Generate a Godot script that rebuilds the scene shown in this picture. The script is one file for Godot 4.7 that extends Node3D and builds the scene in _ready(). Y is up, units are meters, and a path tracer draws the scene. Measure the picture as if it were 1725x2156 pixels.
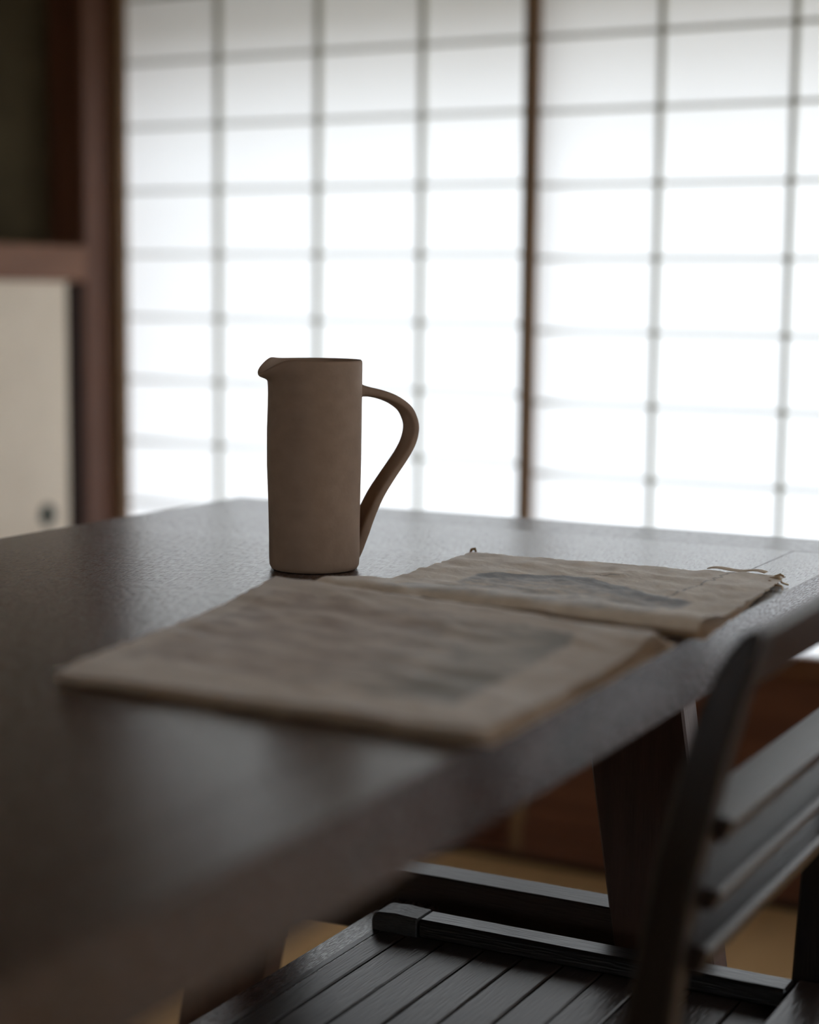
extends Node3D
# A dim Japanese room: a stoneware pitcher and an old folded book on a dark wooden table, shoji behind.
# Units are metres, y is up. The shoji wall runs along x; the camera stands at x = z = 0.

const EYE := 0.947            # height of the camera above the tatami
const TURN := 0.0225          # the table stands turned by this much against the wall
const TOP := 0.707            # height of the table top

var M := {}
var used := {}
var rng := RandomNumberGenerator.new()

# ------------------------------------------------------------------ naming helpers
func numbered(called: String) -> String:
	var n: int = used.get(called, -1) + 1
	used[called] = n
	return called if n == 0 else "%s_%03d" % [called, n]

func tag(o: Node, label: String, category: String, group := "", kind := "") -> void:
	if label: o.set_meta("label", label)
	if category: o.set_meta("category", category)
	if group: o.set_meta("group", group)
	if kind: o.set_meta("kind", kind)

func thing(called: String, label: String, category: String, at := Vector3.ZERO, turn := 0.0, group := "") -> Node3D:
	var o := Node3D.new()
	o.name = numbered(called)
	add_child(o, true)
	o.position = at
	o.rotation.y = turn
	tag(o, label, category, group)
	return o

func setting(called: String, label: String, category: String) -> Node3D:
	var o := Node3D.new()
	o.name = called
	add_child(o, true)
	tag(o, label, category, "", "structure")
	return o

func part(called: String, st: SurfaceTool, m: Material, parent: Node) -> MeshInstance3D:
	var o := MeshInstance3D.new()
	o.mesh = st.commit()
	o.material_override = m
	o.name = called
	o.cast_shadow = GeometryInstance3D.SHADOW_CASTING_SETTING_ON
	parent.add_child(o, true)
	return o

# ------------------------------------------------------------------ mesh helpers
func mb() -> SurfaceTool:
	var st := SurfaceTool.new()
	st.begin(Mesh.PRIMITIVE_TRIANGLES)
	return st

func tri(st: SurfaceTool, a: Vector3, b: Vector3, c: Vector3, out: Vector3) -> void:
	var n := (b - a).cross(c - a)
	if n.length_squared() < 1e-18: return
	n = n.normalized()
	if n.dot(out) > 0:            # Godot's front faces run clockwise
		var t := b
		b = c
		c = t
	else:
		n = -n
	for v in [a, b, c]:
		st.set_normal(n)
		st.set_uv(Vector2(v.x, v.z))
		st.add_vertex(v)

func quad(st: SurfaceTool, a: Vector3, b: Vector3, c: Vector3, d: Vector3, out: Vector3) -> void:
	tri(st, a, b, c, out)
	tri(st, a, c, d, out)

# a box whose twelve edges are chamfered by b
func box(st: SurfaceTool, lo: Vector3, hi: Vector3, b := 0.0015) -> void:
	b = minf(b, 0.45 * minf(hi.x - lo.x, minf(hi.y - lo.y, hi.z - lo.z)))
	var c := (lo + hi) / 2.0
	var h := (hi - lo) / 2.0
	for ax in 3:
		var u := (ax + 1) % 3
		var v := (ax + 2) % 3
		for s in [-1.0, 1.0]:
			var q := []
			for k in [[-1, -1], [1, -1], [1, 1], [-1, 1]]:
				var p := c
				p[ax] += s * h[ax]
				p[u] += k[0] * (h[u] - b)
				p[v] += k[1] * (h[v] - b)
				q.append(p)
			var n := Vector3.ZERO
			n[ax] = s
			quad(st, q[0], q[1], q[2], q[3], n)
			for t in [-1.0, 1.0]:          # the edge between face (ax, s) and face (u, t)
				var e := []
				for k in [[0, -1], [0, 1], [1, 1], [1, -1]]:
					var p := c
					p[ax] += s * (h[ax] - (b if k[0] else 0.0))
					p[u] += t * (h[u] - (0.0 if k[0] else b))
					p[v] += k[1] * (h[v] - b)
					e.append(p)
				n = Vector3.ZERO
				n[ax] = s
				n[u] = t
				quad(st, e[0], e[1], e[2], e[3], n)
	for sx in [-1.0, 1.0]:
		for sy in [-1.0, 1.0]:
			for sz in [-1.0, 1.0]:
				var s3 := Vector3(sx, sy, sz)
				var k := c + s3 * h
				tri(st, k - Vector3(0, sy * b, sz * b), k - Vector3(sx * b, 0, sz * b), k - Vector3(sx * b, sy * b, 0), s3)

func one_box(called: String, lo: Vector3, hi: Vector3, m: Material, parent: Node, b := 0.0015) -> MeshInstance3D:
	var st := mb()
	box(st, lo, hi, b)
	return part(called, st, m, parent)

# an outline in the x-y plane pushed out from z0 to z1, with chamfered rims
func extrude(st: SurfaceTool, pts: PackedVector2Array, z0: float, z1: float, b := 0.0015) -> void:
	if Geometry2D.is_polygon_clockwise(pts): pts.reverse()
	var n := pts.size()
	var inner := PackedVector2Array()
	for i in n:
		var e0 := (pts[i] - pts[(i + n - 1) % n]).normalized()
		var e1 := (pts[(i + 1) % n] - pts[i]).normalized()
		var o := (Vector2(-e0.y, e0.x) + Vector2(-e1.y, e1.x))
		inner.append(pts[i] + o.normalized() * b / maxf(0.5, o.length() / 2.0))
	var ids := Geometry2D.triangulate_polygon(inner)
	for i in range(0, ids.size(), 3):
		for s in [0, 1]:
			var z: float = z1 if s else z0
			var q := []
			for k in 3: q.append(Vector3(inner[ids[i + k]].x, inner[ids[i + k]].y, z))
			tri(st, q[0], q[1], q[2], Vector3(0, 0, 1 if s else -1))
	for i in n:
		var j := (i + 1) % n
		var e := pts[j] - pts[i]
		var out := Vector3(e.y, -e.x, 0)
		var a0 := Vector3(pts[i].x, pts[i].y, z0 + b)
		var b0 := Vector3(pts[j].x, pts[j].y, z0 + b)
		var a1 := Vector3(pts[i].x, pts[i].y, z1 - b)
		var b1 := Vector3(pts[j].x, pts[j].y, z1 - b)
		quad(st, a0, b0, b1, a1, out)
		quad(st, a1, b1, Vector3(inner[j].x, inner[j].y, z1), Vector3(inner[i].x, inner[i].y, z1), out.normalized() + Vector3(0, 0, 1))
		quad(st, a0, b0, Vector3(inner[j].x, inner[j].y, z0), Vector3(inner[i].x, inner[i].y, z0), out.normalized() - Vector3(0, 0, 1))

# smooth surface over a grid of points, rows[i][j]; flip turns its front to the other side
func skin(st: SurfaceTool, rows: Array, flip := false, closed := false) -> void:
	var nr := rows.size()
	var nc: int = rows[0].size()
	for i in nr - 1:
		for j in (nc if closed else nc - 1):
			var k := (j + 1) % nc
			var a: Vector3 = rows[i][j]
			var b: Vector3 = rows[i][k]
			var c: Vector3 = rows[i + 1][k]
			var d: Vector3 = rows[i + 1][j]
			var ua := Vector2(float(j) / (nc - 1), float(i) / (nr - 1))
			var uc := Vector2(float(j + 1) / (nc - 1), float(i + 1) / (nr - 1))
			var order := [[a, ua], [b, Vector2(uc.x, ua.y)], [c, uc], [a, ua], [c, uc], [d, Vector2(ua.x, uc.y)]]
			if flip: order = [order[0], order[2], order[1], order[3], order[5], order[4]]
			for v in order:
				st.set_uv(v[1])
				st.add_vertex(v[0])

# a sheet with thickness: fn(s, t) gives the upper side
func sheet(fn: Callable, ns: int, nt: int, thick: float) -> SurfaceTool:
	var st := mb()
	var top := []
	var low := []
	for i in nt + 1:
		var r := []
		var q := []
		for j in ns + 1:
			var p: Vector3 = fn.call(float(j) / ns, float(i) / nt)
			r.append(p)
			q.append(p - Vector3(0, thick, 0))
		top.append(r)
		low.append(q)
	st.set_smooth_group(0)
	skin(st, top)
	st.set_smooth_group(1)
	skin(st, low, true)
	st.set_smooth_group(2)
	skin(st, [low[0], top[0]])
	skin(st, [top[nt], low[nt]])
	var l := [[], []]
	var r2 := [[], []]
	for i in nt + 1:
		l[0].append(top[i][0])
		l[1].append(low[i][0])
		r2[0].append(low[i][ns])
		r2[1].append(top[i][ns])
	skin(st, l)
	skin(st, r2)
	st.generate_normals()
	return st

# a round bar along points with one radius for each
func tube(st: SurfaceTool, pts: Array, radii: Array, sides := 8) -> void:
	var rows := []
	for i in pts.size():
		var d: Vector3 = (pts[mini(i + 1, pts.size() - 1)] - pts[maxi(i - 1, 0)]).normalized()
		var x := d.cross(Vector3(0.31, 0.9, 0.2)).normalized()
		var y := d.cross(x)
		var r := []
		for k in sides:
			var a := TAU * k / sides
			r.append(pts[i] + (x * cos(a) + y * sin(a)) * radii[i])
		rows.append(r)
	var c0 := []
	var c1 := []
	for k in sides:
		c0.append(pts[0])
		c1.append(pts[-1])
	rows.push_front(c0)
	rows.append(c1)
	skin(st, rows, false, true)

# ------------------------------------------------------------------ materials
func noise(seed_: int, freq: float, octaves := 4) -> FastNoiseLite:
	var n := FastNoiseLite.new()
	n.seed = seed_
	n.noise_type = FastNoiseLite.TYPE_SIMPLEX_SMOOTH
	n.frequency = freq
	n.fractal_octaves = octaves
	return n

func noise_tex(seed_: int, freq: float, octaves: int, dark: Color, light: Color, size := 512, mid := 0.5) -> NoiseTexture2D:
	var t := NoiseTexture2D.new()
	t.width = size
	t.height = size
	t.seamless = true
	t.noise = noise(seed_, freq, octaves)
	var g := Gradient.new()
	g.offsets = PackedFloat32Array([0.0, mid, 1.0])
	g.colors = PackedColorArray([dark, dark.lerp(light, 0.5), light])
	t.color_ramp = g
	return t

# wood whose grain runs along one axis; the noise is stretched that way
func wood(dark: Color, light: Color, rough: float, axis: int, seed_ := 3, relief := 0.02, specular := 0.5, across := 5.0) -> StandardMaterial3D:
	var m := StandardMaterial3D.new()
	m.resource_name = "wood"
	m.albedo_texture = noise_tex(seed_, 0.018, 5, dark, light)
	m.roughness = rough
	m.metallic_specular = specular
	m.uv1_triplanar = true
	m.uv1_scale = Vector3.ONE * across
	var sc := m.uv1_scale
	sc[axis] = across * 0.07
	m.uv1_scale = sc
	if relief > 0.0:
		m.heightmap_enabled = true
		m.heightmap_texture = M.pores
		m.heightmap_scale = relief
	return m

func flat_mat(c: Color, rough: float, specular := 0.5) -> StandardMaterial3D:
	var m := StandardMaterial3D.new()
	m.albedo_color = c
	m.roughness = rough
	m.metallic_specular = specular
	return m

func plaster(dark: Color, light: Color, seed_: int) -> StandardMaterial3D:
	var m := flat_mat(Color.WHITE, 0.95, 0.2)
	m.albedo_texture = noise_tex(seed_, 0.01, 5, dark, light)
	m.uv1_triplanar = true
	m.uv1_scale = Vector3.ONE * 1.5
	m.heightmap_enabled = true
	m.heightmap_texture = M.grit
	m.heightmap_scale = 0.03
	return m

func materials() -> void:
	var g := NoiseTexture2D.new()
	g.width = 512
	g.height = 512
	g.seamless = true
	g.noise = noise(11, 0.08, 3)
	M.grit = g
	# open pores of ring-porous wood: mostly flat with narrow dark dips
	M.pores = noise_tex(21, 0.16, 2, Color(0, 0, 0), Color(1, 1, 1))
	M.pores.color_ramp.offsets = PackedFloat32Array([0.0, 0.36, 0.46])
	M.pores.color_ramp.colors = PackedColorArray([Color.BLACK, Color(0.35, 0.35, 0.35), Color.WHITE])
	M.table_z = wood(Color(0.15, 0.088, 0.07), Color(0.285, 0.18, 0.148), 0.22, 2, 3, 0.03, 0.72, 13.0)
	M.table_x = wood(Color(0.15, 0.088, 0.07), Color(0.285, 0.18, 0.148), 0.22, 0, 4, 0.03, 0.72, 13.0)
	M.pore_rough = noise_tex(21, 0.16, 2, Color.WHITE, Color(0.3, 0.3, 0.3))
	M.pore_rough.color_ramp.offsets = PackedFloat32Array([0.0, 0.36, 0.46])
	M.pore_rough.color_ramp.colors = PackedColorArray([Color(0.8, 0.8, 0.8), Color(0.5, 0.5, 0.5), Color(0.36, 0.36, 0.36)])
	M.pore_rough.color_ramp.offsets = PackedFloat32Array([0.0, 0.30, 0.40])
	for k in ["table_z", "table_x"]:      # a rubbed oil finish, dull in the open pores
		M[k].roughness = 0.60
		M[k].roughness_texture = M.pore_rough
		M[k].heightmap_scale = 0.02
		M[k].clearcoat_enabled = true
		M[k].clearcoat = 0.3
		M[k].clearcoat_roughness = 0.22
	M.table_y = wood(Color(0.26, 0.185, 0.155), Color(0.34, 0.245, 0.205), 0.5, 1, 5, 0.008)
	M.table_beam = wood(Color(0.14, 0.10, 0.085), Color(0.22, 0.16, 0.135), 0.42, 0, 6, 0.012)
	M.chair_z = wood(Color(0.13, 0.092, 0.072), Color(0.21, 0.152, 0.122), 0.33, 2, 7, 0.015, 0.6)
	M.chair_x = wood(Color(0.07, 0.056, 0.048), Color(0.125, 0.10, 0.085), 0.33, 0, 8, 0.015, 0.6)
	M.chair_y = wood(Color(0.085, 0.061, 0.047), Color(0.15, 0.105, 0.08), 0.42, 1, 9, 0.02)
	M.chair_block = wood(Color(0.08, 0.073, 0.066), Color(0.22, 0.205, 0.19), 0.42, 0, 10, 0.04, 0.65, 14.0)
	M.post = wood(Color(0.34, 0.215, 0.155), Color(0.46, 0.305, 0.225), 0.5, 1, 12, 0.0, 0.4, 3.0)
	M.beam = wood(Color(0.46, 0.31, 0.23), Color(0.58, 0.41, 0.31), 0.5, 2, 13, 0.0, 0.4, 3.0)
	M.rail = wood(Color(0.34, 0.22, 0.14), Color(0.48, 0.33, 0.22), 0.5, 0, 14, 0.0, 0.4, 3.0)
	M.stile = wood(Color(0.45, 0.34, 0.23), Color(0.57, 0.45, 0.32), 0.5, 1, 15, 0.0, 0.4, 3.0)
	M.kumiko = flat_mat(Color(0.66, 0.65, 0.57), 0.6, 0.4)
	M.koshi = wood(Color(0.36, 0.225, 0.16), Color(0.48, 0.315, 0.225), 0.5, 0, 16, 0.0, 0.4, 3.0)
	M.ceiling = wood(Color(0.68, 0.60, 0.50), Color(0.78, 0.70, 0.59), 0.6, 0, 17, 0.0, 0.3, 2.0)
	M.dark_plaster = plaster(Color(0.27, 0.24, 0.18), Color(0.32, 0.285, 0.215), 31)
	M.wall = plaster(Color(0.84, 0.785, 0.71), Color(0.89, 0.835, 0.76), 32)
	M.lacquer = flat_mat(Color(0.17, 0.11, 0.085), 0.7, 0.25)
	M.fusuma = plaster(Color(0.93, 0.875, 0.80), Color(0.96, 0.905, 0.83), 33)
	M.metal = flat_mat(Color(0.20, 0.235, 0.20), 0.55)
	var p := flat_mat(Color(0.95, 0.95, 0.94), 0.95, 0.2)
	p.backlight_enabled = true
	p.backlight = Color(1, 1, 1)
	M.paper = p
	var t := flat_mat(Color.WHITE, 0.8, 0.3)
	t.albedo_texture = noise_tex(41, 0.03, 4, Color(0.68, 0.53, 0.355), Color(0.79, 0.645, 0.46))
	t.uv1_triplanar = true
	t.uv1_scale = Vector3(1.2, 1.0, 60.0)
	t.heightmap_enabled = true
	t.heightmap_texture = M.grit
	t.heightmap_scale = 0.05
	M.tatami = t
	var gl := flat_mat(Color(1, 1, 1, 0.04), 0.02)
	gl.transparency = BaseMaterial3D.TRANSPARENCY_ALPHA
	M.glass = gl
	M.tatami_edge = flat_mat(Color(0.10, 0.12, 0.09), 0.9, 0.2)
	M.ground = plaster(Color(0.62, 0.60, 0.56), Color(0.72, 0.70, 0.66), 34)
	var c := flat_mat(Color.WHITE, 0.62, 0.35)
	c.albedo_texture = noise_tex(51, 0.02, 6, Color(0.56, 0.46, 0.38), Color(0.62, 0.515, 0.43))
	c.uv1_triplanar = true
	c.uv1_scale = Vector3.ONE * 5.0
	c.heightmap_enabled = true
	c.heightmap_texture = M.grit
	c.heightmap_scale = 0.012
	M.clay = c
	M.page_near = page_mat(near_print())
	M.page_far = page_mat(far_print())
	M.page = page_mat(null)
	M.page.albedo_texture = noise_tex(61, 0.02, 5, Color(0.80, 0.67, 0.50), Color(0.90, 0.78, 0.62), 256)
	M.page_edge = flat_mat(Color(0.50, 0.38, 0.24), 0.95, 0.2)

func page_mat(im: Image) -> StandardMaterial3D:
	var m := flat_mat(Color.WHITE, 0.6, 0.5)
	if im: m.albedo_texture = ImageTexture.create_from_image(im)
	m.heightmap_enabled = true
	m.heightmap_texture = M.grit
	m.heightmap_scale = 0.02
	m.texture_repeat = false
	m.rim_enabled = true
	m.rim = 0.5
	m.rim_tint = 0.3
	return m

func smooth(a: float, b: float, x: float) -> float:
	return smoothstep(a, b, x)

# the print on the near leaf: a dark worn picture inside a paler margin (x: left to right, y: spine to near edge)
func near_print() -> Image:
	var im := Image.create(512, 512, false, Image.FORMAT_RGB8)
	var a := noise(71, 0.012, 5)
	var b := noise(72, 0.006, 3)
	for y in 512:
		for x in 512:
			var u := x / 511.0
			var v := y / 511.0
			var n := a.get_noise_2d(x, y * 2.2)
			var k := b.get_noise_2d(x * 1.3, y * 2.5)
			var c := Color(0.93, 0.87, 0.80).lerp(Color(0.84, 0.775, 0.70), 0.5 + n)
			var e := 0.02 * b.get_noise_2d(y * 4.0, x * 4.0)
			var ins := smooth(0.05, 0.07, u + e) * smooth(0.87, 0.85, u + e) * smooth(0.12, 0.14, v + e) * smooth(0.86, 0.82, v + e)
			var ink := 0.50 + 0.55 * n + 0.45 * k
			ink += 0.55 * smooth(0.55, 0.85, u) * (smooth(0.35, 0.12, v) + smooth(0.45, 0.75, v))
			c = c.lerp(Color(0.70, 0.615, 0.545).lerp(Color(0.60, 0.58, 0.53), smooth(0.4, 0.8, u)), clampf(ink, 0.15, 0.95) * ins)
			im.set_pixel(x, y, c)
	return im

# the far leaf: pale paper with a grey ink-wash range of hills and a few creases (y: far edge to spine)
func far_print() -> Image:
	var im := Image.create(768, 512, false, Image.FORMAT_RGB8)
	var a := noise(81, 0.012, 5)
	var b := noise(82, 0.02, 4)
	for y in 512:
		for x in 768:
			var u := x / 767.0
			var v := y / 511.0
			var n := a.get_noise_2d(x, y)
			var c := Color(0.96, 0.90, 0.82).lerp(Color(0.87, 0.80, 0.71), 0.5 + 0.9 * n)
			var ridge := 0.44 - 0.10 * smooth(0.18, 0.45, u) + 0.22 * smooth(0.45, 0.86, u) + 0.018 * b.get_noise_2d(x * 0.7, 7.0)
			var ins := smooth(0.17, 0.20, u) * smooth(0.88, 0.85, u) * smooth(0.98, 0.92, v)
			var d := v - ridge
			var ink := smooth(0.0, 0.012, d) * (0.95 - 0.65 * smooth(0.01, 0.22, d) + 0.45 * b.get_noise_2d(x, y * 2.0))
			c = c.lerp(Color(0.46, 0.465, 0.48), clampf(ink, 0.0, 0.92) * ins)
			var cr := absf(u - (0.845 - 0.12 * v + 0.012 * b.get_noise_2d(3.0, y * 2.0)))
			c = c.lerp(Color(0.30, 0.25, 0.20), 0.5 * smooth(0.006, 0.001, cr) * smooth(0.62, 0.5, v))
			var cr2 := absf(v - (0.33 - 0.5 * (u - 0.4) + 0.05 * b.get_noise_2d(x, 40.0)))
			c = c.lerp(Color(0.36, 0.30, 0.24), 0.4 * smooth(0.008, 0.001, cr2) * smooth(0.36, 0.40, u) * smooth(0.62, 0.55, u))
			im.set_pixel(x, y, c)
	return im

# ------------------------------------------------------------------ scene
func _ready() -> void:
	rng.seed = 5
	var cam := Camera3D.new()
	cam.name = "camera"
	cam.position = Vector3(0, EYE, 0)
	cam.rotation = Vector3(-0.12216, 0.50706, 0.010945)
	var at := CameraAttributesPhysical.new()
	at.frustum_focal_length = 42.3
	at.frustum_focus_distance = 1.55
	at.exposure_aperture = 1.52
	at.frustum_near = 0.05
	at.frustum_far = 100.0
	cam.attributes = at
	cam.fov = rad_to_deg(2.0 * atan(1078.0 / 3800.0))
	cam.near = 0.05
	add_child(cam, true)
	cam.current = true
	var we := WorldEnvironment.new()
	we.name = "environment"
	var e := Environment.new()
	e.background_mode = Environment.BG_SKY
	var sm := ProceduralSkyMaterial.new()
	sm.sky_top_color = Color(0.91, 0.955, 1.0)
	sm.sky_horizon_color = Color(0.955, 0.975, 1.0)
	sm.ground_horizon_color = Color(0.55, 0.56, 0.55)
	sm.ground_bottom_color = Color(0.5, 0.5, 0.48)
	e.sky = Sky.new()
	e.sky.sky_material = sm
	e.background_energy_multiplier = 6.4
	e.tonemap_mode = Environment.TONE_MAPPER_LINEAR
	e.tonemap_exposure = 1.0
	e.sdfgi_enabled = true
	e.ssao_enabled = true
	e.ssil_enabled = true
	we.environment = e
	add_child(we, true)
	materials()
	room()
	shoji()
	outside()
	table()
	chairs()
	pitcher()
	book()

# ------------------------------------------------------------------ the room
const X0 := -2.17
const X1 := 1.40
const ZB := 1.90
const CEIL := 2.35
const BX0 := -1.30
const BX1 := -0.50
const WZ0 := -1.95
const WZ1 := -1.15
const LINTEL := 1.42

func room() -> void:
	var f := setting("floor", "tan woven tatami mats on the room's floor", "floor")
	one_box("subfloor", Vector3(-2.6, -0.16, -2.80), Vector3(X1 + 0.1, -0.055, ZB + 0.1), M.ceiling, f, 0.0)
	var rows := 5
	var dz := (ZB + 2.68) / rows
	var dx := (X1 - X0) / 2.0
	for i in rows:
		for j in 2:
			var lo := Vector3(X0 + j * dx + 0.001, -0.055, -2.68 + i * dz + 0.001)
			var hi := Vector3(X0 + (j + 1) * dx - 0.001, 0.0, -2.68 + (i + 1) * dz - 0.001)
			var mat := one_box("tatami_mat", lo, hi, M.tatami, f, 0.003)
			for s in 2:
				var z: float = lo.z if s == 0 else hi.z - 0.028
				one_box("cloth_border", Vector3(lo.x, -0.002, z), Vector3(hi.x, 0.0012, z + 0.028), M.tatami_edge, mat, 0.0005)
	var c := setting("ceiling", "wooden board ceiling over the room", "ceiling")
	for i in 12:
		var z := -2.8 + i * 0.4
		one_box("board", Vector3(-2.6, CEIL, z + 0.002), Vector3(X1 + 0.1, CEIL + 0.03 + 0.003 * (i % 2), z + 0.398), M.ceiling, c)
	one_box("backing", Vector3(-2.6, CEIL + 0.034, -2.8), Vector3(X1 + 0.1, CEIL + 0.1, ZB + 0.1), M.ceiling, c)
	# left wall: dark earthen plaster set a little behind the corner post, over the low cupboard
	var wl := setting("wall_left", "dark earthen plaster wall above the white sliding door", "wall")
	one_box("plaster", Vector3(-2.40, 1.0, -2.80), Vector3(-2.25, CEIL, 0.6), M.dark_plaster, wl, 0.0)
	one_box("cupboard_back", Vector3(-2.55, 0.0, -2.80), Vector3(-2.45, 1.0, 0.6), M.ceiling, wl, 0.0)
	one_box("plaster", Vector3(-2.40, 0.0, 0.6), Vector3(X0, CEIL, ZB + 0.1), M.wall, wl, 0.0)
	one_box("cupboard_top", Vector3(-2.45, 0.985, -2.80), Vector3(-2.24, 1.0, 0.6), M.ceiling, wl, 0.0)
	var wr := setting("wall_right", "", "")
	one_box("plaster", Vector3(X1 - 0.02, 0.0, -2.80), Vector3(X1 + 0.1, CEIL, WZ0), M.wall, wr, 0.0)
	one_box("plaster", Vector3(X1 - 0.02, 0.0, WZ1), Vector3(X1 + 0.1, CEIL, ZB + 0.1), M.wall, wr, 0.0)
	one_box("plaster", Vector3(X1 - 0.02, 1.84, WZ0), Vector3(X1 + 0.1, CEIL, WZ1), M.wall, wr, 0.0)
	one_box("plaster", Vector3(X1 - 0.02, -0.1, WZ0), Vector3(X1 + 0.1, 0.42, WZ1), M.wall, wr, 0.0)
	# the glazed side window that lights the room from the right
	var wi := setting("window_1", "", "")
	for q in [[WZ0, WZ0 + 0.04], [(WZ0 + WZ1) / 2 - 0.02, (WZ0 + WZ1) / 2 + 0.02], [WZ1 - 0.04, WZ1]]:
		one_box("frame", Vector3(X1, 0.42, q[0]), Vector3(X1 + 0.04, 1.84, q[1]), M.stile, wi, 0.002)
	one_box("frame", Vector3(X1, 0.42, WZ0), Vector3(X1 + 0.039, 0.46, WZ1), M.stile, wi, 0.002)
	one_box("frame", Vector3(X1, 1.80, WZ0), Vector3(X1 + 0.039, 1.84, WZ1), M.stile, wi, 0.002)
	for q in [[WZ0 + 0.04, (WZ0 + WZ1) / 2 - 0.02], [(WZ0 + WZ1) / 2 + 0.02, WZ1 - 0.04]]:
		one_box("pane", Vector3(X1 + 0.018, 0.46, q[0]), Vector3(X1 + 0.022, 1.80, q[1]), M.glass, wi, 0.0)
	var wb := setting("wall_back", "", "")
	# plastered back wall with a window behind the camera
	for q in [[-2.4, BX0, 0.0, CEIL], [BX1, X1 + 0.1, 0.0, CEIL], [BX0, BX1, 0.0, 0.75], [BX0, BX1, 1.84, CEIL]]:
		one_box("plaster", Vector3(q[0], q[2], ZB), Vector3(q[1], q[3], ZB + 0.1), M.wall, wb, 0.0)
	var wi2 := setting("window_2", "", "")
	for x in [BX0, BX1 - 0.04]:
		one_box("frame", Vector3(x, 0.75, ZB + 0.03), Vector3(x + 0.04, 1.84, ZB + 0.07), M.stile, wi2, 0.002)
	for y in [0.75, 1.80]:
		one_box("frame", Vector3(BX0 + 0.04, y, ZB + 0.03), Vector3(BX1 - 0.04, y + 0.04, ZB + 0.069), M.stile, wi2, 0.002)
	one_box("pane", Vector3(BX0 + 0.04, 0.79, ZB + 0.048), Vector3(BX1 - 0.04, 1.80, ZB + 0.052), M.glass, wi2, 0.0)
	var wf := setting("wall_front", "", "")
	one_box("plaster", Vector3(-2.6, 1.92, -2.80), Vector3(X1 + 0.1, CEIL, -2.72), M.wall, wf, 0.0)
	one_box("plaster", Vector3(-2.6, 0.0, -2.80), Vector3(-2.275, 1.92, -2.72), M.wall, wf, 0.0)
	# trims
	var t := one_box("trim_1", Vector3(-2.275, 0.0, -2.775), Vector3(X0, CEIL, -2.655), M.post, self, 0.004)
	tag(t, "reddish brown square corner post between the white sliding door and the shoji", "post", "", "structure")
	t = one_box("trim_2", Vector3(X0, 1.84, -2.79), Vector3(X1, 1.92, -2.665), M.rail, self, 0.003)
	tag(t, "", "", "", "structure")
	t = one_box("trim_3", Vector3(X0, -0.055, -2.80), Vector3(X1, 0.004, -2.682), M.koshi, self, 0.002)
	tag(t, "dark brown wooden sill under the shoji panels along the tatami", "sill", "", "structure")
	t = one_box("trim_4", Vector3(-2.26, 0.957, -2.655), Vector3(-2.163, 1.022, 0.6), M.beam, self, 0.004)
	tag(t, "reddish brown horizontal rail above the white sliding door, left of the corner post", "rail", "", "structure")
	# white sliding door of the low cupboard
	for i in 3:
		var d := setting("door_%d" % (5 + i), ["white papered cupboard door with a dark frame and a small round pull, left of the corner post", "", ""][i], ["door", "", ""][i])
		var z0 := -2.653 + i * 1.06
		var z1 := z0 + 1.06
		var xo := -2.170 - 0.024 * (i % 2)
		one_box("panel", Vector3(xo - 0.014, 0.05, z0 + 0.03), Vector3(xo - 0.003, 0.957, z1 - 0.03), M.fusuma, d, 0.001)
		one_box("frame", Vector3(xo - 0.020, 0.012, z0), Vector3(xo, 0.955, z0 + 0.046), M.lacquer, d, 0.002)
		one_box("frame", Vector3(xo - 0.020, 0.012, z1 - 0.036), Vector3(xo, 0.955, z1), M.lacquer, d, 0.002)
		one_box("frame", Vector3(xo - 0.020, 0.012, z0 + 0.036), Vector3(xo, 0.05, z1 - 0.036), M.lacquer, d, 0.002)
		var pull := mb()
		var rr := []
		for q in [[0.0, 0.003], [0.011, 0.003], [0.014, 0.0], [0.017, 0.0025], [0.020, 0.002], [0.021, -0.002], [0.021, -0.006]]:
			var ring := []
			for k in 24:
				var a := TAU * k / 24.0
				ring.append(Vector3(xo - 0.002 + q[1] - (0.004 if q[0] < 0.0125 else 0.0), 0.532 + sin(a) * q[0], z0 + 0.108 + cos(a) * q[0]))
			rr.append(ring)
		skin(pull, rr, true, true)
		pull.generate_normals()
		part("pull", pull, M.metal, d)

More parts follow.
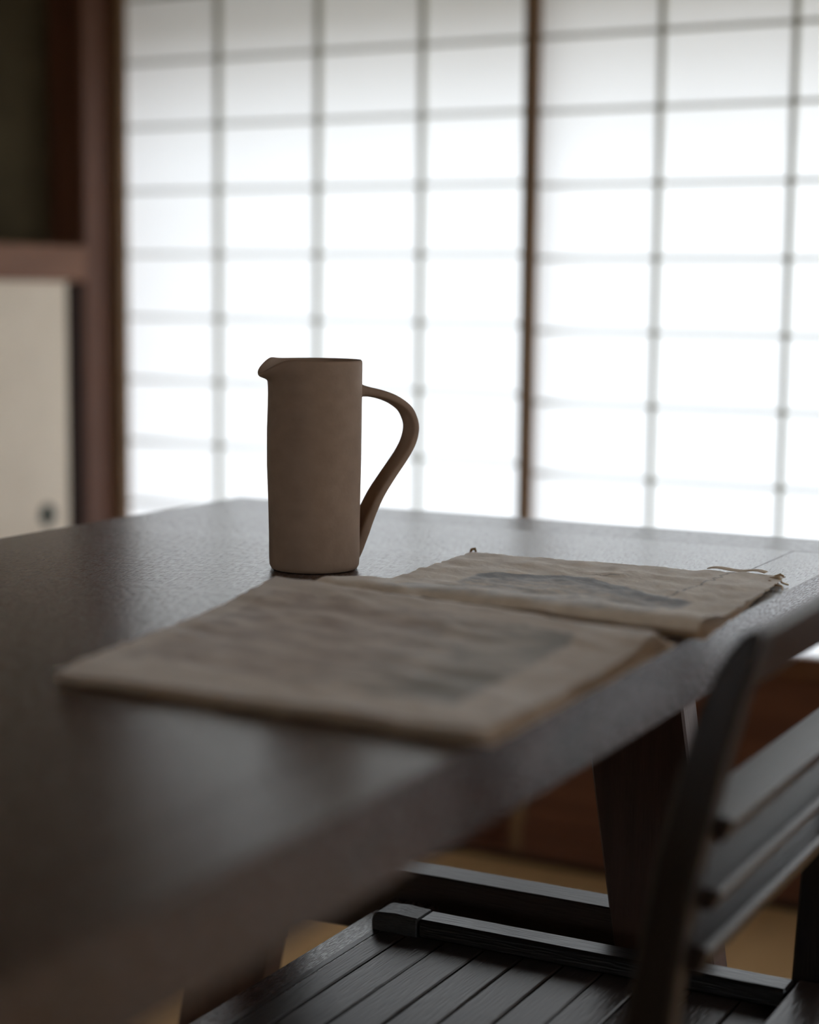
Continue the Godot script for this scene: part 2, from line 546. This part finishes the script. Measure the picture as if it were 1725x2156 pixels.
# ------------------------------------------------------------------ the four shoji panels
func shoji_panel(n: int, xa: float, xb: float, z: float, top_row: float, cols: Array, sw: float, label: String) -> void:
	var d := setting("door_%d" % n, label, "shoji screen" if label else "")
	var zf := z + 0.012           # room side of the frame
	var zk := z - 0.018
	one_box("stile", Vector3(xa, 0.004, zk), Vector3(xa + sw, 1.838, zf), M.stile, d, 0.002)
	one_box("stile", Vector3(xb - sw, 0.004, zk), Vector3(xb, 1.838, zf), M.stile, d, 0.002)
	var ia := xa + sw
	var ib := xb - sw
	one_box("top_rail", Vector3(ia, 1.795, zk), Vector3(ib, 1.838, zf), M.rail, d, 0.002)
	one_box("middle_rail", Vector3(ia, 0.355, zk), Vector3(ib, 0.393, zf), M.rail, d, 0.002)
	one_box("bottom_rail", Vector3(ia, 0.004, zk), Vector3(ib, 0.055, zf), M.koshi, d, 0.002)
	one_box("lower_board", Vector3(ia, 0.055, z - 0.012), Vector3(ib, 0.355, z - 0.002), M.koshi, d, 0.001)
	for x in cols:
		one_box("upright_bar", Vector3(x - 0.0035, 0.393, z - 0.010), Vector3(x + 0.0035, 1.795, z + 0.003), M.kumiko, d, 0.0006)
	var y := top_row + 0.11748 * 3
	while y > 0.45:
		one_box("cross_bar", Vector3(ia, y - 0.0026, z - 0.010), Vector3(ib, y + 0.0026, z + 0.001), M.kumiko, d, 0.0006)
		y -= 0.11748
	var st := mb()
	var zp := z - 0.0105
	var rows := []
	for i in 15:
		var r := []
		for j in 9:
			r.append(Vector3(lerpf(ia, ib, j / 8.0), lerpf(0.385, 1.80, i / 14.0), zp))
		rows.append(r)
	skin(st, rows, true)
	st.generate_normals()
	part("paper", st, M.paper, d)

func shoji() -> void:
	shoji_panel(1, -2.170, -1.272, -2.750, EYE + 0.4140, [-1.937, -1.7227, -1.5136, -1.303], 0.020, "shoji paper screen beside the corner post, behind the pitcher")
	shoji_panel(2, -1.292, -0.398, -2.7006, EYE + 0.4066, [-1.061, -0.847, -0.633], 0.021, "shoji paper screen right of the brown upright, behind the book's far leaf")
	shoji_panel(3, -0.396, 0.498, -2.7006, EYE + 0.4066, [-0.165, 0.049, 0.263], 0.021, "")
	shoji_panel(4, 0.478, 1.400, -2.750, EYE + 0.4140, [0.709, 0.923, 1.137], 0.021, "")

func outside() -> void:
	var g := one_box("ground", Vector3(-9, -0.6, -14), Vector3(12, -0.45, 6), M.ground, self, 0.0)
	tag(g, "", "", "", "structure")
	var v := setting("veranda_floor", "", "")
	for i in 6:
		one_box("board", Vector3(-4.5, -0.05, -2.81 - 0.15 * (i + 1)), Vector3(3.5, -0.02, -2.813 - 0.15 * i), M.rail, v, 0.002)
	var r := setting("eave_roof", "", "")
	var st := mb()
	extrude(st, PackedVector2Array([Vector2(2.80, 2.25), Vector2(3.95, 1.86), Vector2(3.95, 1.92), Vector2(2.80, 2.40)]), -5.5, 4.5, 0.004)
	var o := part("soffit", st, M.rail, r)
	o.rotation.y = PI / 2           # the outline's x runs out of the house, along -z
	var l := one_box("veranda_lintel", Vector3(-3.6, LINTEL, -3.19), Vector3(3.2, 2.14, -3.15), M.rail, self, 0.003)
	tag(l, "", "", "", "structure")
	var b := one_box("shutter_box", Vector3(-2.75, -0.02, -3.25), Vector3(-2.30, 2.0, -2.81), M.rail, self, 0.003)
	tag(b, "", "", "", "structure")

# ------------------------------------------------------------------ table
func local(u: float, y: float, w: float) -> Vector3:     # from the table's axes to the room's
	return Vector3(u * cos(TURN) + w * sin(TURN), y, -u * sin(TURN) + w * cos(TURN))

const UC := -0.775            # middle of the table across
const WC := -0.98             # and along

func table() -> void:
	var t := thing("dining_table", "long dark brown wooden dining table under the pitcher and the book", "table", local(UC, 0, WC), TURN)
	var o := Vector3(-UC, 0, -WC)
	var hy := TOP - 0.048
	var ul := -1.145
	var ur := -0.4045
	var wf := -1.752
	var wn := -0.20
	one_box("board", Vector3(ul, hy, -1.6605) + o, Vector3(-0.4647, TOP, wn) + o, M.table_z, t, 0.0003)
	one_box("edge_board", Vector3(-0.4643, hy, -1.6602) + o, Vector3(ur, TOP - 0.0001, wn) + o, M.table_z, t, 0.0006)
	one_box("end_board", Vector3(ul, hy, wf) + o, Vector3(ur, TOP - 0.0001, -1.6608) + o, M.table_x, t, 0.0006)
	var tc := -0.725 - UC                  # the trestles stand a little off the middle
	for end in [-1.0, 1.0]:                # the two trestles
		var w := -1.475 if end < 0 else -0.52
		for sd in [-1.0, 1.0]:
			var pts := PackedVector2Array()
			for q in [[0.130, hy], [0.222, hy], [0.325, 0.0], [0.233, 0.0]]:
				pts.append(Vector2(tc + sd * q[0], q[1]))
			var st := mb()
			extrude(st, pts, w - WC, w - WC + 0.035, 0.002)
			part("leg", st, M.table_y, t)
		var st2 := mb()
		# the cross beam, its underside rounded into the legs
		var pb := PackedVector2Array([Vector2(tc - 0.172, 0.41), Vector2(tc + 0.172, 0.41), Vector2(tc + 0.188, 0.31)])
		for k in 7:
			var a := PI / 2 * k / 6.0
			pb.append(Vector2(tc + 0.150 + 0.033 * cos(a), 0.31 + 0.035 * sin(a)))
		for k in 7:
			var a := PI / 2 * (6 - k) / 6.0
			pb.append(Vector2(tc - 0.150 - 0.033 * cos(a), 0.31 + 0.035 * sin(a)))
		pb.append(Vector2(tc - 0.188, 0.31))
		extrude(st2, pb, w - WC + 0.0005, w - WC + 0.0345, 0.0015)
		part("cross_beam", st2, M.table_beam, t)
		one_box("bearer", Vector3(tc - 0.20, hy - 0.04, w - WC + 0.003), Vector3(tc + 0.20, hy, w - WC + 0.032), M.table_beam, t, 0.002)
	one_box("long_beam", Vector3(tc - 0.045, 0.330, -1.44 - WC), Vector3(tc + 0.002, 0.383, -0.52 - WC), M.table_z, t, 0.002)

# ------------------------------------------------------------------ chairs
func make_chair(label: String) -> Node3D:
	var cu := -0.55
	var cw := -1.175
	var t := thing("dining_chair", label, "chair", local(cu, 0, cw), TURN)
	var o := Vector3(-cu, 0, -cw)
	# seat boards run across the chair, between the side rails
	var edges := [-0.7387, -0.7127, -0.6753, -0.6373, -0.6005, -0.5636, -0.5280, -0.4900, -0.4500, -0.4095, -0.372]
	for i in edges.size() - 1:
		one_box("seat_slat", Vector3(edges[i] + 0.0009, 0.370, -1.380) + o, Vector3(edges[i + 1] - 0.0009, 0.3838 - 0.0003 * (i % 2), -0.972) + o, M.chair_z, t, 0.0012)
	# rounded board along the front of the seat
	var st := mb()
	var pts := PackedVector2Array([Vector2(-0.7392, 0.3835), Vector2(-0.7392, 0.345), Vector2(-0.768, 0.345)])
	for k in 7:
		var a := PI / 2 * k / 6.0
		pts.append(Vector2(-0.752 - 0.018 * cos(a), 0.362 + 0.0205 * sin(a)))
	for i in pts.size(): pts[i].x -= cu
	extrude(st, pts, -1.384 - cw, -0.968 - cw, 0.001)
	part("front_board", st, M.chair_z, t)
	for s in [0, 1]:                       # raised rails along both sides, with a rounded end block
		var w0 := -1.383 if s == 0 else -0.992
		var w1 := w0 + 0.027
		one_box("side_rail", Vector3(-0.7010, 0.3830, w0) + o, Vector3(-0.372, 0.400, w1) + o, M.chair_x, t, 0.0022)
		var bp := PackedVector2Array([Vector2(-0.7018, 0.383), Vector2(-0.7018, 0.4005), Vector2(-0.723, 0.4015)])
		for k in 7:
			var a := PI / 2 * k / 6.0
			bp.append(Vector2(-0.7385 - 0.0085 * sin(a), 0.391 + 0.0095 * cos(a)))
		bp.append(Vector2(-0.7470, 0.381))
		for i in bp.size(): bp[i].x -= cu
		var sb := mb()
		extrude(sb, bp, w0 - 0.0008 - cw, w1 + 0.0012 - cw, 0.0012)
		part("end_block", sb, M.chair_block, t)
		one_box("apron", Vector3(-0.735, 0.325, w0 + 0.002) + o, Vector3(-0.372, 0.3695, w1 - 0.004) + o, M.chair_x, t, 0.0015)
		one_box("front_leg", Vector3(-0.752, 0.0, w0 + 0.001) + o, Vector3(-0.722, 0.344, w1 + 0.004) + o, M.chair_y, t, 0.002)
		# back post: leg below, leaning and bent back above the seat
		var fr := [Vector2(-0.375, 0.0), Vector2(-0.3775, 0.30), Vector2(-0.377, 0.39), Vector2(-0.3715, 0.507), Vector2(-0.3535, 0.616), Vector2(-0.3405, 0.669), Vector2(-0.3302, 0.7045), Vector2(-0.3222, 0.7266), Vector2(-0.3142, 0.7414), Vector2(-0.3061, 0.7525), Vector2(-0.299, 0.7565)]
		var bk := [Vector2(-0.2935, 0.752), Vector2(-0.2985, 0.733), Vector2(-0.3060, 0.708), Vector2(-0.3140, 0.676), Vector2(-0.3210, 0.645), Vector2(-0.3305, 0.599), Vector2(-0.3380, 0.548), Vector2(-0.3435, 0.50), Vector2(-0.3445, 0.39), Vector2(-0.3435, 0.30), Vector2(-0.3415, 0.0)]
		var pp := PackedVector2Array()
		for q in fr + bk: pp.append(q - Vector2(cu, 0))
		var sp := mb()
		var pw := -1.408 if s == 0 else -1.013
		extrude(sp, pp, pw - 0.003 - cw, pw + 0.022 - cw, 0.0025)
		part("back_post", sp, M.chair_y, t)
	one_box("seat_back_rail", Vector3(-0.3705, 0.362, -1.3855) + o, Vector3(-0.328, 0.400, -1.0135) + o, M.chair_z, t, 0.003)
	# crest rail and three flat slats between the posts
	var cp := PackedVector2Array([Vector2(-0.321, 0.717), Vector2(-0.3175, 0.733), Vector2(-0.3095, 0.747), Vector2(-0.303, 0.7535), Vector2(-0.2955, 0.750), Vector2(-0.306, 0.717), Vector2(-0.311, 0.7155)])
	for i in cp.size(): cp[i].x -= cu
	var sc := mb()
	extrude(sc, cp, -1.386 - cw, -1.013 - cw, 0.002)
	part("crest_rail", sc, M.chair_z, t)
	for q in [[0.6370, -0.347, -0.3135, 0.0150], [0.592, -0.353, -0.3195, 0.0140], [0.555, -0.358, -0.326, 0.0170]]:
		var bp := PackedVector2Array([Vector2(q[1], q[0]), Vector2(q[2] - 0.003, q[0]), Vector2(q[2], q[0] - 0.0025), Vector2(q[2] - 0.006, q[0] - q[3]), Vector2(q[1], q[0] - q[3])])
		for i in bp.size(): bp[i].x -= cu
		var sb := mb()
		extrude(sb, bp, -1.386 - cw, -1.013 - cw, 0.001)
		part("back_slat", sb, M.chair_z, t)
	return t

func chairs() -> void:
	make_chair("low dark wooden chair with slatted seat and back, half under the table")

# ------------------------------------------------------------------ pitcher
func pitcher() -> void:
	var turn := 0.98                # the handle points right and a little away
	var t := thing("pitcher", "tall slim brown stoneware pitcher with a pulled lip and looped handle on the table", "pitcher", local(-0.7944, TOP, -1.332), turn)
	var H := 0.1805
	var prof := [[0.0, 0.0345], [0.0008, 0.0370], [0.004, 0.0386], [0.010, 0.0391], [0.03, 0.0395], [0.06, 0.0399], [0.09, 0.0403], [0.12, 0.0407], [0.142, 0.0410], [0.152, 0.0411], [0.158, 0.0411], [0.163, 0.0410], [0.168, 0.0410], [0.172, 0.0410], [0.1755, 0.0409], [0.178, 0.0408], [0.1795, 0.0405], [0.1805, 0.0396]]
	var inner := [[0.1798, 0.0384], [0.178, 0.0380], [0.1755, 0.0378], [0.171, 0.0377], [0.165, 0.0377], [0.158, 0.0377], [0.15, 0.0376], [0.10, 0.0370], [0.04, 0.0360], [0.008, 0.0345], [0.005, 0.030], [0.005, 0.0]]
	var st := mb()
	var N := 96
	var rows := []
	var c0 := []
	for k in N: c0.append(Vector3(0, 0.0012, 0))
	rows.append(c0)
	var foot := []
	for k in N:
		var a := TAU * k / N
		foot.append(Vector3(cos(a) * 0.034, 0.0012, sin(a) * 0.034))
	rows.append(foot)
	for q in prof + inner:
		var r := []
		for k in N:
			var a := TAU * k / N
			var da := wrapf(a - PI, -PI, PI)           # the lip lies at -x
			var up := smoothstep(0.150, H, q[0])
			var bump := exp(-pow(absf(da) / 0.40, 2.4))
			var dip := exp(-pow(absf(da) / 0.34, 2.0))
			var wide := exp(-pow(da / 0.62, 2.0))
			var rad: float = q[1] + 0.0090 * bump * pow(up, 2.4) - 0.0015 * wide * smoothstep(0.10, 0.15, q[0]) * (1.0 - up)
			rad += 0.00035 * sin(3.0 * a + q[0] * 30.0) + 0.0003 * sin(2.0 * a - q[0] * 55.0)
			rad += 0.0016 * dip * smoothstep(0.1715, 0.1765, q[0])
			var y: float = q[0] - 0.0110 * dip * pow(up, 2.0) + 0.0012 * exp(-pow((absf(da) - 0.7) / 0.3, 2.0)) * up
			r.append(Vector3(cos(a) * rad, y, sin(a) * rad))
		rows.append(r)
	skin(st, rows, true, true)
	st.generate_normals()
	part("body", st, M.clay, t)
	# handle: a strap swept along a curve in the x-y plane
	var way := [[0.0385, 0.1536, 0.0160, 0.0250], [0.0425, 0.1533, 0.0105, 0.0240], [0.0500, 0.1522, 0.0084, 0.0236], [0.0627, 0.1495, 0.0078, 0.0236], [0.0750, 0.1449, 0.0076, 0.0236], [0.0858, 0.1376, 0.0074, 0.0236], [0.0915, 0.1283, 0.0072, 0.0236], [0.0932, 0.1190, 0.0072, 0.0238], [0.0901, 0.1070, 0.0072, 0.0240], [0.0823, 0.0940, 0.0072, 0.0240], [0.0705, 0.0785, 0.0076, 0.0240], [0.0595, 0.0630, 0.0086, 0.0240], [0.0510, 0.0470, 0.0100, 0.0238], [0.0445, 0.0310, 0.0110, 0.0232], [0.0395, 0.0160, 0.0090, 0.0220], [0.0375, 0.0080, 0.0050, 0.0200]]
	var cv := Curve3D.new()
	var n := way.size()
	for i in n:
		var p := Vector3(way[i][0], way[i][1], 0)
		var a := Vector3(way[maxi(i - 1, 0)][0], way[maxi(i - 1, 0)][1], 0)
		var b := Vector3(way[mini(i + 1, n - 1)][0], way[mini(i + 1, n - 1)][1], 0)
		cv.add_point(p, (a - b) / 6.0, (b - a) / 6.0)
	var hr := []
	var steps := 70
	for i in steps + 1:
		var f := float(i) / steps * (n - 1)
		var k := mini(int(f), n - 2)
		var x := f - k
		var p := cv.sample(k, x)
		var d := (cv.sample(k, minf(x + 0.02, 1.0)) - cv.sample(k, maxf(x - 0.02, 0.0))).normalized()
		var nrm := Vector3(-d.y, d.x, 0)
		var th := lerpf(way[k][2], way[k + 1][2], x) / 2.0
		var wd := lerpf(way[k][3], way[k + 1][3], x) / 2.0
		var ring := []
		for j in 28:
			var a := TAU * j / 28.0
			var ca := signf(cos(a)) * pow(absf(cos(a)), 0.55)
			var sa := signf(sin(a)) * pow(absf(sin(a)), 0.55)
			ring.append(p + nrm * (th * ca) + Vector3(0, 0, wd * sa))
		hr.append(ring)
	var sh := mb()
	skin(sh, hr, false, true)
	sh.generate_normals()
	part("handle", sh, M.clay, t)

# ------------------------------------------------------------------ book
func book() -> void:
	var t := thing("book", "old frayed brown paper book lying open on the table in front of the pitcher", "book", local(-0.56, TOP, -1.15), TURN)
	var o := Vector3(0.56, 0, 1.15)
	var wob := noise(91, 9.0, 3)
	var wob2 := noise(92, 30.0, 3)
	# near leaves, from the spine (t = 0) to the near edge (t = 1), s from left to right
	var n_near := 7
	for k in n_near:
		var lift := 0.0010 + 0.0010 * k
		var sp := 0.0020 + 0.0019 * k
		var ed := 0.004 * sin(k * 2.3)
		var fn := func(s: float, v: float) -> Vector3:
			var l := Vector3(-0.753, 0, -1.213).lerp(Vector3(-0.694, 0, -0.860), v)
			var r := Vector3(-0.410 + 0.0012 * (n_near - 1 - k), 0, -1.140 - 0.003 * (n_near - 1 - k)).lerp(Vector3(-0.401 + 0.0006 * (n_near - 1 - k), 0, -0.852), v)
			var p := l.lerp(r, s)
			p.x += ed * (s - 0.5) * 1.2 + 0.0022 * wob2.get_noise_2d(v * 3.0 + k * 5.0, s * 0.2) * (1.0 if s > 0.9 or s < 0.1 else 0.0)
			p.z += (ed * 0.8 + 0.004 * wob.get_noise_2d(s * 0.5, k * 3.0)) * (1.0 if v > 0.9 else 0.0)
			var y := lerpf(sp, lift, smoothstep(0.0, 0.35, v))
			y += 0.003 * (1.0 + k) / n_near * maxf(0.0, wob.get_noise_2d(s * 0.45, v * 0.9 + 2.0)) + 0.0012 * (1.0 + k) / n_near * wob2.get_noise_2d(s * 0.12, v * 0.25)
			y += 0.0018 * smoothstep(0.75, 0.93, s) * smoothstep(0.7, 0.97, v) * k / n_near
			y -= 0.004 * pow(maxf(0.0, 0.03 - v) / 0.03, 2.0) * k / n_near
			return Vector3(p.x, maxf(y, 0.0008 + 0.0004 * k), p.z) + o
		part("near_leaf", sheet(fn, 48, 48, 0.0007), M.page_near if k == n_near - 1 else M.page, t)
	# far leaves, t from the far edge to the spine
	var n_far := 4
	for k in n_far:
		var ed := 0.003 * sin(k * 1.9 + 1.0)
		var fn2 := func(s: float, v: float) -> Vector3:
			var l := Vector3(-0.706, 0, -1.463).lerp(Vector3(-0.690, 0, -1.225), v)
			var r := Vector3(-0.424 + 0.002 * k, 0, -1.474).lerp(Vector3(-0.399 + 0.0018 * (n_far - k), 0, -1.185), v)
			l.x -= 0.042 * smoothstep(0.68, 0.92, v)
			var p := l.lerp(r, s)
			var rim := 1.0 if s > 0.97 or s < 0.02 else 0.0
			p.x += ed * (s - 0.5) + 0.003 * wob2.get_noise_2d(v * 4.0 + k * 7.0, 3.0) * rim
			p.z += (ed + 0.006 * wob2.get_noise_2d(s * 1.5, k * 3.0 + 9.0)) * (1.0 if v < 0.02 else 0.0)
			var y := 0.0014 + 0.0011 * k + (0.0080 * smoothstep(0.68, 0.93, v) - 0.006 * pow(maxf(0.0, v - 0.93) / 0.07, 2.0)) * (1.0 + k) / n_far * lerpf(0.5, 1.0, smoothstep(0.0, 0.5, s))
			y += (0.0030 * maxf(0.0, wob.get_noise_2d(s * 0.7 + 4.0, v * 0.8)) + 0.0011 * wob2.get_noise_2d(s * 0.22, v * 0.25 + 3.0)) * (1.0 + k) / n_far
			return Vector3(p.x, maxf(y, 0.0008 + 0.0005 * k), p.z) + o
		part("far_leaf", sheet(fn2, 56, 40, 0.0006), M.page_far if k == n_far - 1 else M.page, t)
	# frayed paper at the far right corner and a knot of thread at the far left one
	var fr := [[Vector3(-0.428, 0.004, -1.462), Vector3(-0.419, 0.006, -1.458), Vector3(-0.414, 0.003, -1.450), Vector3(-0.409, 0.0015, -1.452)], [Vector3(-0.424, 0.004, -1.447), Vector3(-0.416, 0.003, -1.437), Vector3(-0.409, 0.0032, -1.432), Vector3(-0.407, 0.0012, -1.427)], [Vector3(-0.426, 0.0045, -1.470), Vector3(-0.421, 0.007, -1.468), Vector3(-0.417, 0.0065, -1.464)]]
	for q in fr:
		var st := mb()
		var pts := []
		var rad := []
		for i in q.size():
			pts.append(q[i] + o)
			rad.append(0.0013 - 0.0002 * i)
		tube(st, pts, rad, 7)
		st.generate_normals()
		part("frayed_strip", st, M.page, t)
	var sl := sheet(func(s: float, v: float) -> Vector3:
		return Vector3(lerpf(-0.487, -0.436, s), 0.0062 + 0.0025 * s * (1.0 - s) + 0.001 * sin(s * 9.0), lerpf(-1.484, -1.474, v) + 0.002 * sin(s * 7.0)) + o, 16, 2, 0.0006)
	part("torn_strip", sl, M.page, t)
	var kn := mb()
	tube(kn, [Vector3(-0.708, 0.0035, -1.464) + o, Vector3(-0.7075, 0.0065, -1.4665) + o, Vector3(-0.705, 0.0072, -1.468) + o, Vector3(-0.703, 0.0045, -1.466) + o], [0.0010, 0.0014, 0.0014, 0.0009], 7)
	kn.generate_normals()
	part("binding_thread", kn, M.page_edge, t)
